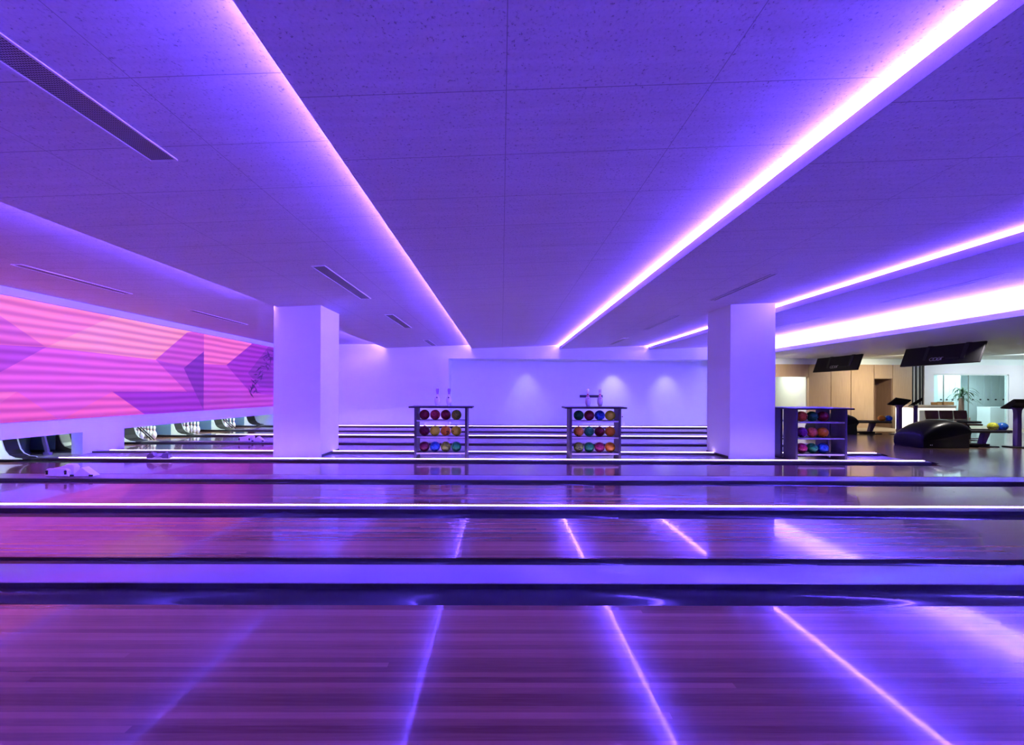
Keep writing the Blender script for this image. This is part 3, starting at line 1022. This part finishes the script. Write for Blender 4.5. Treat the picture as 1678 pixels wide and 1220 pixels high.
# ------------------------------------------------------------------ right-hand wall line: veneer, door, slats, glazing
b = MB()
zt = 2.64
xw = [(1272, None), (1327, None), (1364, None), (1397, None), (1435, None), (1466, None), (1498, None)]
XW = [(p - 822) / F_PX * Y_WALL for p, _ in xw]
zdoor = at(1300, 617, Y_WALL)[2]
zniche = at(1450, 620.5, Y_WALL)[2]
g = 0.012
b.box(XR1 + 0.35, XW[0], Y_WALL, Y_WALL + 0.12, 0, zt)
b.box(XW[0] + g, XW[1] - g, Y_WALL, Y_WALL + 0.12, zdoor, zt)
for i in (1, 2, 3):
    b.box(XW[i] + g, XW[i + 1] - g, Y_WALL, Y_WALL + 0.12, 0, zt)
b.box(XW[4] + g, XW[5] - g, Y_WALL, Y_WALL + 0.12, zniche + 0.012, zt)
b.box(XW[5] + g, XW[6], Y_WALL, Y_WALL + 0.12, 0, zt)
b.box(XW[1] - g, XW[6], Y_WALL + 0.11, Y_WALL + 0.13, zniche, zt)
structure(b.build('wall_veneer', VENEER))
structure(MB().box(XR1, X_RIGHT, Y_WALL, Y_WALL + 0.15, zt, 3.0).build('trim_3', WHITE))
# door niche
b = MB()
b.box(XW[4] + g, XW[4] + 0.04, Y_WALL + 0.02, Y_WALL + 0.75, 0, zniche)
b.box(XW[5] - 0.04, XW[5] - g, Y_WALL + 0.02, Y_WALL + 0.75, 0, zniche)
b.box(XW[4] + g, XW[5] - g, Y_WALL + 0.70, Y_WALL + 0.75, 0, zniche)
b.box(XW[4] + g, XW[5] - g, Y_WALL + 0.02, Y_WALL + 0.75, zniche, zniche + 0.01)
structure(b.build('door_1', VENEER_DARK))
# pale corridor behind the opening
b = MB()
b.box(XW[0] - 0.4, XW[1] + 0.1, 18.6, 18.7, 0, zt)
b.box(XW[1] - 0.02, XW[1] + 0.05, Y_WALL + 0.12, 18.6, 0, zt)
b.box(XW[0] - 1.4, XW[0] - 1.3, Y_WALL + 0.12, 18.6, 0, zt)
b.box(XW[0] - 1.4, XW[1], 18.6, 18.7, 0, zt)
b.box(XW[0] - 1.4, XW[1] + 0.05, Y_WALL + 0.12, 18.7, zt, zt + 0.05)
structure(b.build('wall_corridor', paint('corridor_paint', (0.76, 0.78, 0.72))))
for px in (1285, 1297):
    x, _, z = at(px, 663, 18.58)
    tag(MB().rod((x, 18.62, z), (x, 18.55, z), 0.025, n=12).build('coat_hook', BLACK),
        'tiny dark knob on the pale corridor wall, ' + ('nearer the column' if px < 1290 else 'farther from the column'), 'knob', 'corridor knobs')

# slat screen
x0, x1 = (1498 - 822) / F_PX * Y_WALL, (1518.5 - 822) / F_PX * Y_WALL
root = thing('slat_screen', 'narrow screen of tall black upright slats between veneer and white wall', 'slat screen', (x0, Y_WALL, 0))
MB().box(0, x1 - x0, 0.06, 0.12, 0, zt).build('back_panel', mat('grey_green_panel', (0.50, 0.51, 0.46), 0.5), root)
for q in (1499, 1505.5, 1512, 1517):
    x = (q - 822) / F_PX * Y_WALL - x0
    MB().box(x - 0.0, x + 0.075, 0.035, 0.06, 0, zt).build('slat', BLACK, root)

# white wall with glazed opening
WX0, WX1 = at(1534, 0, Y_WALL)[0], at(1659, 0, Y_WALL)[0]
WZ1 = at(1600, 613, Y_WALL)[2]
b = MB()
b.box(x1, WX0, Y_WALL, Y_WALL + 0.15, 0, zt)
b.box(WX1, X_RIGHT, Y_WALL, Y_WALL + 0.15, 0, zt)
b.box(WX0, WX1, Y_WALL, Y_WALL + 0.15, WZ1, zt)
structure(b.build('wall_lobby', paint('cool_white_paint', (0.74, 0.76, 0.78))))
b = MB()
xm = [WX0, at(1553, 0, Y_WALL)[0], at(1594.5, 0, Y_WALL)[0], WX1]
for a, c in zip(xm[:-1], xm[1:]):
    b.box(a + 0.01, c - 0.01, Y_WALL + 0.06, Y_WALL + 0.072, 0.02, WZ1 - 0.02)
wo = structure(b.build('window_1', GLASS))
b = MB()
b.box(WX0, WX0 + 0.05, Y_WALL + 0.03, Y_WALL + 0.10, 0, WZ1)
b.box(WX1 - 0.05, WX1, Y_WALL + 0.03, Y_WALL + 0.10, 0, WZ1)
b.box(WX0, WX1, Y_WALL + 0.03, Y_WALL + 0.10, WZ1 - 0.04, WZ1)
for x in xm[1:3]:
    b.box(x - 0.009, x + 0.009, Y_WALL + 0.05, Y_WALL + 0.08, 0, WZ1, 1)
b.build('window_frame', [WHITE, MIRROR_FRAME], wo)
# room behind the glass
YL = 19.6
b = MB()
b.box(x1 - 0.2, X_RIGHT, YL, YL + 0.1, 0, 2.66)
b.box(x1 - 0.3, x1 - 0.2, Y_WALL + 0.15, YL + 0.1, 0, 2.66)
structure(b.build('wall_locker_room', paint('locker_room_paint', (0.62, 0.74, 0.77))))


def locker(px0, px1, Y, label, group, z1=2.35):
    xa, xb = at(px0, 0, Y)[0], at(px1, 0, Y)[0]
    root = thing('locker', label, 'locker', (xa, Y, 0), group)
    wd = xb - xa
    MB().box(0, wd, 0.0, 0.35, 0, z1).build('body', LOCKER_W, root)
    MB().box(0.012, wd - 0.012, -0.014, 0.0, 0.04, z1 - 0.03).build('door', LOCKER_W, root)
    zk = at(px0, 654.5, Y)[2]
    MB().rod((wd * 0.5, -0.014, zk), (wd * 0.5, -0.04, zk), 0.035, n=12).build('knob', DARK_METAL, root)


words = ['first', 'second', 'third', 'fourth', 'fifth']
for k in range(4):
    locker(1540.5 + 9.5 * k, 1550 + 9.5 * k, 18.2, f'pale locker left of the potted palm behind the glass, {words[k]} from the wall edge', 'lockers left of the palm')
for k in range(5):
    locker(1591.5 + 12.7 * k, 1604.2 + 12.7 * k, 18.9, f'pale blue locker right of the potted palm behind the glass, {words[k]} from the palm', 'lockers right of the palm')
x, _, z = at(1654, 626, 18.2)
tag(MB().box(x, x + 0.25, 18.2, 18.24, at(1654, 682, 18.2)[2], z).build('wall_panel', MIRROR_FRAME, bevel=0.005), 'tall grey-green panel at the right end of the glazed room', 'panel')
x0, _, z0 = at(1628, 667, 17.6)
tag(MB().box(x0, x0 + 1.0, 17.6, 18.1, 0, z0).build('low_cabinet', paint('low_cabinet_white', (0.80, 0.86, 0.88)), bevel=0.01),
    'low white cabinet behind the glass at the right', 'cabinet')

# potted palm
px_, _, _ = at(1581, 0, 17.3)
root = thing('potted_palm', 'small potted palm with a brown trunk behind the lobby glass', 'plant', (px_, 17.3, 0))
MB().lathe([(0.16, 0.0), (0.22, 0.02), (0.25, 0.40), (0.23, 0.42), (0.20, 0.40), (0.02, 0.38)], n=24).build('pot', mat('plant_pot', (0.35, 0.18, 0.15), 0.6), root)
zb_ = at(1581, 652, 17.3)[2]
b = MB()
b.rod((-0.03, 0, 0.38), (-0.05, 0, zb_), 0.10, 0.06, n=12)
b.rod((0.06, 0.02, 0.38), (0.08, 0.03, zb_ + 0.1), 0.05, 0.03, n=10)
b.build('trunk', TRUNK, root)
b = MB()
random.seed(5)
for k in range(46):
    a = random.uniform(0, 2 * pi)
    base = Vector((random.uniform(-0.06, 0.10), random.uniform(-0.05, 0.05), zb_ + random.uniform(-0.15, 0.35)))
    ln, up, wd_ = random.uniform(0.35, 0.62), random.uniform(0.1, 0.7), random.uniform(0.022, 0.04)
    dr = Vector((cos(a), sin(a), 0))
    sd = Vector((-sin(a), cos(a), 0))
    pts = []
    for i in range(6):
        t = i / 5
        p = base + dr * ln * t + Vector((0, 0, up * t - 0.9 * up * t * t - 0.18 * t * t * t))
        ww = wd_ * (1 - t) ** 0.6 * (0.5 + t) + 0.002
        pts += [p - sd * ww, p + Vector((0, 0, 0.006)), p + sd * ww]
    fs = []
    for i in range(5):
        for j in range(2):
            fs.append((i * 3 + j, i * 3 + j + 1, i * 3 + j + 4, i * 3 + j + 3))
    b.add(pts, fs, 0, True)
b.build('leaves', LEAF, root)

# reception counter
YC = 15.4
cx0, cx1 = at(1497, 0, YC)[0], at(1569, 0, YC)[0]
cz = at(1530, 664, YC)[2]
root = thing('reception_counter', 'glowing white reception counter with a pale top', 'counter', (cx0, YC, 0))
MB().box(0.18, cx1 - cx0, 0.03, 0.6, 0, cz - 0.10).build('front_panel', COUNTER_TILE, root)
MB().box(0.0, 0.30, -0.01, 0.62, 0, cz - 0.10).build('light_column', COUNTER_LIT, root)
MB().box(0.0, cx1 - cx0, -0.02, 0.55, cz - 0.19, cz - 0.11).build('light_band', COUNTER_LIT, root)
MB().box(-0.02, cx1 - cx0 + 0.02, -0.05, 0.65, cz - 0.11, cz).build('counter_top', COUNTER_TOP, root, bevel=0.01)
for (pa, pb, y_, hgt, lab) in ((1540.5, 1548.5, YC + 0.34, 0.11, 'short wooden crate on the reception counter, nearer the slats'), (1551, 1568, YC + 0.30, 0.13, 'long wooden crate on the reception counter, nearer the palm')):
    xa, xb = at(pa, 0, y_)[0], at(pb, 0, y_)[0]
    root = thing('wooden_crate', lab, 'crate', (xa, y_, cz), 'crates on the counter')
    for q in range(2):
        MB().box(0, xb - xa, 0.0, 0.015, 0.005 + q * hgt / 2, (q + 1) * hgt / 2).build('slat', CRATE, root)
    b = MB()
    b.box(0.0, xb - xa, 0.015, 0.25, 0.0, 0.012)
    b.box(0.0, 0.015, 0.015, 0.25, 0, hgt)
    b.box(xb - xa - 0.015, xb - xa, 0.015, 0.25, 0, hgt)
    b.box(0.0, xb - xa, 0.235, 0.25, 0, hgt)
    b.build('body', CRATE, root)

# ------------------------------------------------------------------ bowler seats
def seat(px, label):
    Y = 13.0
    x, _, zt_ = at(px, 672.5, Y)
    root = thing('bowler_seat', label, 'chair', (x, Y, 0), 'brown seats in a row')
    hw = 0.205
    b = MB()
    ring = []
    n = 9
    for i in range(n):
        t = i / (n - 1)
        z = 0.60 + t * (zt_ - 0.60)
        lean = -0.03 * t
        ww = hw * (0.88 + 0.14 * sin(pi * (0.15 + 0.6 * t)))
        for s in range(7):
            u = s / 6 * 2 - 1
            ring.append((u * ww, -lean * 1.0 - 0.05 * u * u + (0.02 if abs(u) == 1 else 0) + 0.0, z))
    fs = [(i * 7 + s, i * 7 + s + 1, (i + 1) * 7 + s + 1, (i + 1) * 7 + s) for i in range(n - 1) for s in range(6)]
    b.add(ring, fs, 0, True)
    o = b.build('backrest', BROWN_SEAT, root)
    md = o.modifiers.new('thick', 'SOLIDIFY')
    md.thickness = 0.045
    md2 = o.modifiers.new('bevel', 'BEVEL')
    md2.width = 0.012
    md2.segments = 2
    MB().box(-hw, hw, -0.02, 0.03, 0.545, 0.59).build('back_bracket', SEAT_METAL, root, bevel=0.008)
    MB().box(-hw, hw, -0.45, 0.0, 0.42, 0.48).build('seat_pad', BROWN_SEAT, root, bevel=0.02)
    MB().rod((0, -0.2, 0.0), (0, -0.2, 0.43), 0.04, n=14).build('pedestal', SEAT_METAL, root)
    MB().box(-0.16, 0.16, -0.36, -0.04, 0.0, 0.02).build('base_plate', SEAT_METAL, root)
    MB().box(-0.03, 0.03, -0.03, 0.0, 0.44, 0.56).build('strut', SEAT_METAL, root)


seat(1531.5, 'brown bowler seat in front of the counter, leftmost of the three in the row')
seat(1555.5, 'brown bowler seat in front of the counter, middle of the three in the row')
seat(1579, 'brown bowler seat in front of the glass, rightmost of the three in the row')

# small table behind the ball return
x, y, z = at(1594, 690, 12.2)
root = thing('side_table', 'small dark table with a pointed top beside the black ball return hood', 'table', (x, y, 0))
MB().prism([(-0.30, -0.10), (-0.12, -0.2), (0.18, -0.16), (0.30, 0.0), (0.18, 0.16), (-0.12, 0.2), (-0.30, 0.1)], z - 0.06, z, 'z').build('table_top', BLACK, root, bevel=0.01)
b = MB()
b.rod((-0.12, 0, z - 0.06), (0.03, 0, 0.35), 0.018, n=10)
b.rod((0.03, 0, 0.35), (0.0, 0, 0.0), 0.02, n=10)
b.build('leg', DARK_METAL, root)
MB().lathe([(0.17, 0), (0.16, 0.015), (0.03, 0.03)], n=20).build('base', DARK_METAL, root)

# ------------------------------------------------------------------ ball returns


def ball_return(loc, label, balls):
    root = thing('ball_return', label, 'ball return', loc, 'ball returns')
    out = [(-0.62, 0.0), (-0.655, 0.12), (-0.66, 0.28), (-0.62, 0.38), (-0.50, 0.50), (-0.32, 0.62), (-0.08, 0.70), (0.15, 0.735), (0.38, 0.72), (0.55, 0.66),
           (0.62, 0.58), (0.62, 0.53), (0.575, 0.45), (0.555, 0.36), (0.565, 0.16), (0.57, 0.0)]
    secs = [(-0.40, 0.72), (-0.385, 0.80), (-0.33, 0.90), (-0.22, 0.975), (0, 1.0), (0.22, 0.975), (0.33, 0.90), (0.385, 0.80), (0.40, 0.72)]
    dense = []
    for i in range(len(out) - 1):
        p0, p1, p2, p3 = out[max(i - 1, 0)], out[i], out[i + 1], out[min(i + 2, len(out) - 1)]
        for q in range(4):
            t = q / 4
            dense.append(tuple(0.5 * (2 * p1[k] + (p2[k] - p0[k]) * t + (2 * p0[k] - 5 * p1[k] + 4 * p2[k] - p3[k]) * t * t + (3 * p1[k] - p0[k] - 3 * p2[k] + p3[k]) * t ** 3) for k in (0, 1)))
    out = dense + [out[-1]]
    secs = [(0.40 * sin(radians(a_)), 0.70 + 0.30 * cos(radians(a_)) ** 0.75) for a_ in range(-90, 91, 10)]
    secs = [(y, max(q, 0.70)) for y, q in secs]
    b = MB()
    n = len(out)
    vs = []
    for y, s in secs:
        for x, z in out:
            k = min(1.0, s + 0.25 * (1 - z / 0.735))
            vs.append((x if x > 0.3 else 0.3 + (x - 0.3) * (0.55 + 0.45 * k), y, z * (s + (1 - s) * 0.3 * (1 - z / 0.735))))
    fs = []
    for i in range(len(secs) - 1):
        for j in range(n):
            l = (j + 1) % n
            fs.append((i * n + j, i * n + l, (i + 1) * n + l, (i + 1) * n + j))
    fs.append(tuple(range(n)))
    fs.append(tuple((len(secs) - 1) * n + j for j in range(n))[::-1])
    b.add(vs, fs, 0, True)
    hood = b.build('hood', BLACK_GLOSS, root)
    b = MB()
    b.obox(Matrix.Translation((-0.35, -0.372, 0.37)) @ Matrix.Rotation(radians(38), 4, 'Y'), 0.10, 0.02, 0.02)
    b.obox(Matrix.Translation((-0.37, -0.374, 0.34)) @ Matrix.Rotation(radians(38), 4, 'Y'), 0.09, 0.02, 0.014)
    b.build('chrome_flash', ALU, hood)
    b = MB()
    b.lathe([(0.014, 0), (0.014, 0.006)], Matrix.Translation((-0.46, -0.398, 0.085)) @ Matrix.Rotation(radians(90), 4, 'X'), 12)
    b.box(-0.425, -0.41, -0.404, -0.396, 0.07, 0.10)
    b.build('logo', LOGO, hood)
    b = MB()
    b.obox(Matrix.Translation((0.44, -0.375, 0.24)) @ Matrix.Rotation(radians(-15), 4, 'Y'), 0.012, 0.012, 0.44)
    b.build('seam', DARK_METAL, hood)
    # ball track
    zt_ = 0.42
    b = MB()
    for y in (-0.20, 0.20):
        b.box(0.45, 1.85, y - 0.03, y + 0.03, zt_, zt_ + 0.045)
    b.box(0.45, 1.85, -0.17, 0.17, zt_ - 0.035, zt_ - 0.005)
    for y in (-0.06, 0.06):
        b.rod((0.45, y, zt_ + 0.01), (1.85, y, zt_ + 0.01), 0.012, n=8)
    b.prism([(1.85, -0.23), (2.02, -0.16), (2.10, 0.0), (2.02, 0.16), (1.85, 0.23)], zt_ - 0.035, zt_ + 0.04, 'z')
    b.build('ball_track', DARK_METAL, root, bevel=0.006)
    MB().box(0.45, 1.85, -0.236, -0.229, zt_ + 0.01, zt_ + 0.035).build('chrome_rail', GREY_METAL, root)
    MB().box(0.45, 1.45, -0.13, 0.13, 0.03, 0.085).build('floor_track', BLACK, root, bevel=0.01)
    b = MB()
    b.prism([(1.30, 0.02), (1.40, 0.02), (1.56, zt_ - 0.03), (1.40, zt_ - 0.03)], -0.06, 0.06, 'y')
    b.build('leg', PURPLE_POST, root, bevel=0.008)
    MB().box(1.12, 1.68, -0.15, 0.15, 0.0, 0.025).build('foot_plate', DARK_METAL, root, bevel=0.005)
    for c, dx, lab in balls:
        ball(c, (loc[0] + dx, loc[1] - 0.02, loc[2] + zt_ + 0.022 + 0.108), lab, 'balls on the ball returns')


ball_return((11.72, 10.75, 0.0), 'big glossy black ball return hood with track at the right of the picture',
            [('yellow-green', 1.66, 'yellow-green bowling ball on the near ball return track'), ('blue', 1.92, 'blue bowling ball at the end of the near ball return track')])
ball_return((11.78, 14.1, 0.0), 'black ball return half hidden by the rack beside the right column',
            [('orange', 1.78, 'orange bowling ball on the far ball return track'), ('blue', 2.03, 'blue bowling ball at the end of the far ball return track')])

# ------------------------------------------------------------------ score consoles


def console(px, py_top, Y, label, rz, roll=0):
    x, _, z = at(px, py_top, Y)
    root = thing('score_console', label, 'score console', (x, Y, 0), 'score consoles')
    root.rotation_euler = (0, 0, rz)
    zt_ = z - 0.13
    b = MB()
    b.prism([(-0.07, 0.03), (-0.062, zt_ - 0.16), (-0.075, zt_ - 0.06), (-0.14, zt_), (0.14, zt_), (0.075, zt_ - 0.06), (0.062, zt_ - 0.16), (0.07, 0.03)], -0.05, 0.05, 'y')
    b.build('post', PURPLE_POST, root, bevel=0.012)
    MB().box(-0.22, 0.22, -0.16, 0.16, 0.0, 0.03).build('base_plate', DARK_METAL, root, bevel=0.006)
    M = Matrix.Translation((0, 0, zt_ + 0.09)) @ Matrix.Rotation(radians(roll), 4, 'Y') @ Matrix.Rotation(radians(-40), 4, 'X')
    vs = [M @ Vector((x_ * k, y_ * k2, z_)) for z_, k, k2 in ((-0.06, 0.78, 0.7), (0.0, 1.0, 1.0), (0.03, 1.0, 1.0)) for x_, y_ in ((-0.27, -0.19), (0.27, -0.19), (0.27, 0.19), (-0.27, 0.19))]
    fs = [(0, 3, 2, 1), (8, 9, 10, 11)] + [(i * 4 + j, i * 4 + (j + 1) % 4, i * 4 + 4 + (j + 1) % 4, i * 4 + 4 + j) for i in range(2) for j in range(4)]
    MB().add(vs, fs).build('screen_case', BLACK, root, bevel=0.008)
    MB().obox(M @ Matrix.Translation((0, 0, 0.031)), 0.46, 0.30, 0.004).build('screen', BLACK_GLOSS, root)


console(1477, 657.5, 13.9, 'dark score console on a purple post in front of the brown door', 0.0, 8)
console(1504, 657.5, 13.9, 'dark score console on a purple post beside the lit counter end', 0.9, 8)
console(1673, 660, 10.6, 'large dark score console on a purple post at the right picture edge', 0.0, 0)

# ------------------------------------------------------------------ overhead monitors


def monitors(X, ya, yb, zb, zt_, label):
    root = thing('overhead_monitor', label, 'monitor', (X, (ya + yb) / 2, 0), 'overhead monitors')
    dx = 0.20
    half = (yb - ya) / 2
    tilt = math.atan2(dx, zt_ - zb)
    hgt = math.hypot(dx, zt_ - zb)
    M = Matrix.Translation((dx / 2, 0, (zb + zt_) / 2)) @ Matrix.Rotation(tilt, 4, 'Y')
    MB().obox(M, 0.05, half * 2, hgt).build('case', BLACK, root, bevel=0.008)
    MB().obox(M @ Matrix.Translation((0.027, 0, 0)), 0.004, half * 2 - 0.06, hgt - 0.06).build('screen', BLACK_GLOSS, root)
    bp = mat('monitor_back_plastic', (0.018, 0.017, 0.026), 0.45)
    for yy in (-0.6, 0.34):                       # bracket rails on the back
        MB().obox(M @ Matrix.Translation((-0.031, yy * half, 0.06)), 0.014, 0.10, hgt * 0.7).build('back_rail', bp, root, bevel=0.003)
    MB().obox(M @ Matrix.Translation((-0.030, -0.36 * half, -0.14)), 0.012, 0.34, 0.05).build('back_cover', bp, root, bevel=0.003)
    # lettering on the back: reads a, c, e, r in rounded strokes
    b = MB()
    T_ = M @ Matrix.Translation((-0.0285, 0.02, -0.13)) @ Matrix.Scale(1.4, 4)

    def arc(cy, cz, r, a0, a1):
        pts = [T_ @ Vector((0, cy + r * 1.15 * cos(radians(a0 + (a1 - a0) * i / 10)), cz + r * sin(radians(a0 + (a1 - a0) * i / 10)))) for i in range(11)]
        b.tube(pts, 0.006, 5)
    k = 0.034
    arc(0.105, 0, k, 0, 360)
    b.tube([T_ @ Vector((0, 0.105 - k * 1.15, k)), T_ @ Vector((0, 0.105 - k * 1.15, -k))], 0.006, 5)
    arc(0.035, 0, k, -50 + 100, 310)
    arc(-0.035, 0, k, 40, 340)
    b.tube([T_ @ Vector((0, -0.035 + k, 0)), T_ @ Vector((0, -0.035 - k, 0))], 0.006, 5)
    b.tube([T_ @ Vector((0, -0.085, -k)), T_ @ Vector((0, -0.085, k)), T_ @ Vector((0, -0.115, k))], 0.006, 5)
    b.build('logo', LOGO, root)
    for yy in (-0.6, 0.34):
        MB().box(dx - 0.02, dx + 0.06, yy * half - 0.04, yy * half + 0.04, zt_ - 0.03, ZA + 0.001).build('hanger', DARK_METAL, root)
    return root


monitors(12.85, 14.25, 16.3, at(1371, 608, 15.3)[2], ZA - 0.02, 'black hanging monitor seen from behind, nearer the right column')
monitors(12.85, 10.6, 12.72, at(1545, 597, 11.6)[2], ZA - 0.02, 'large black hanging monitor seen from behind, above the ball return hood')
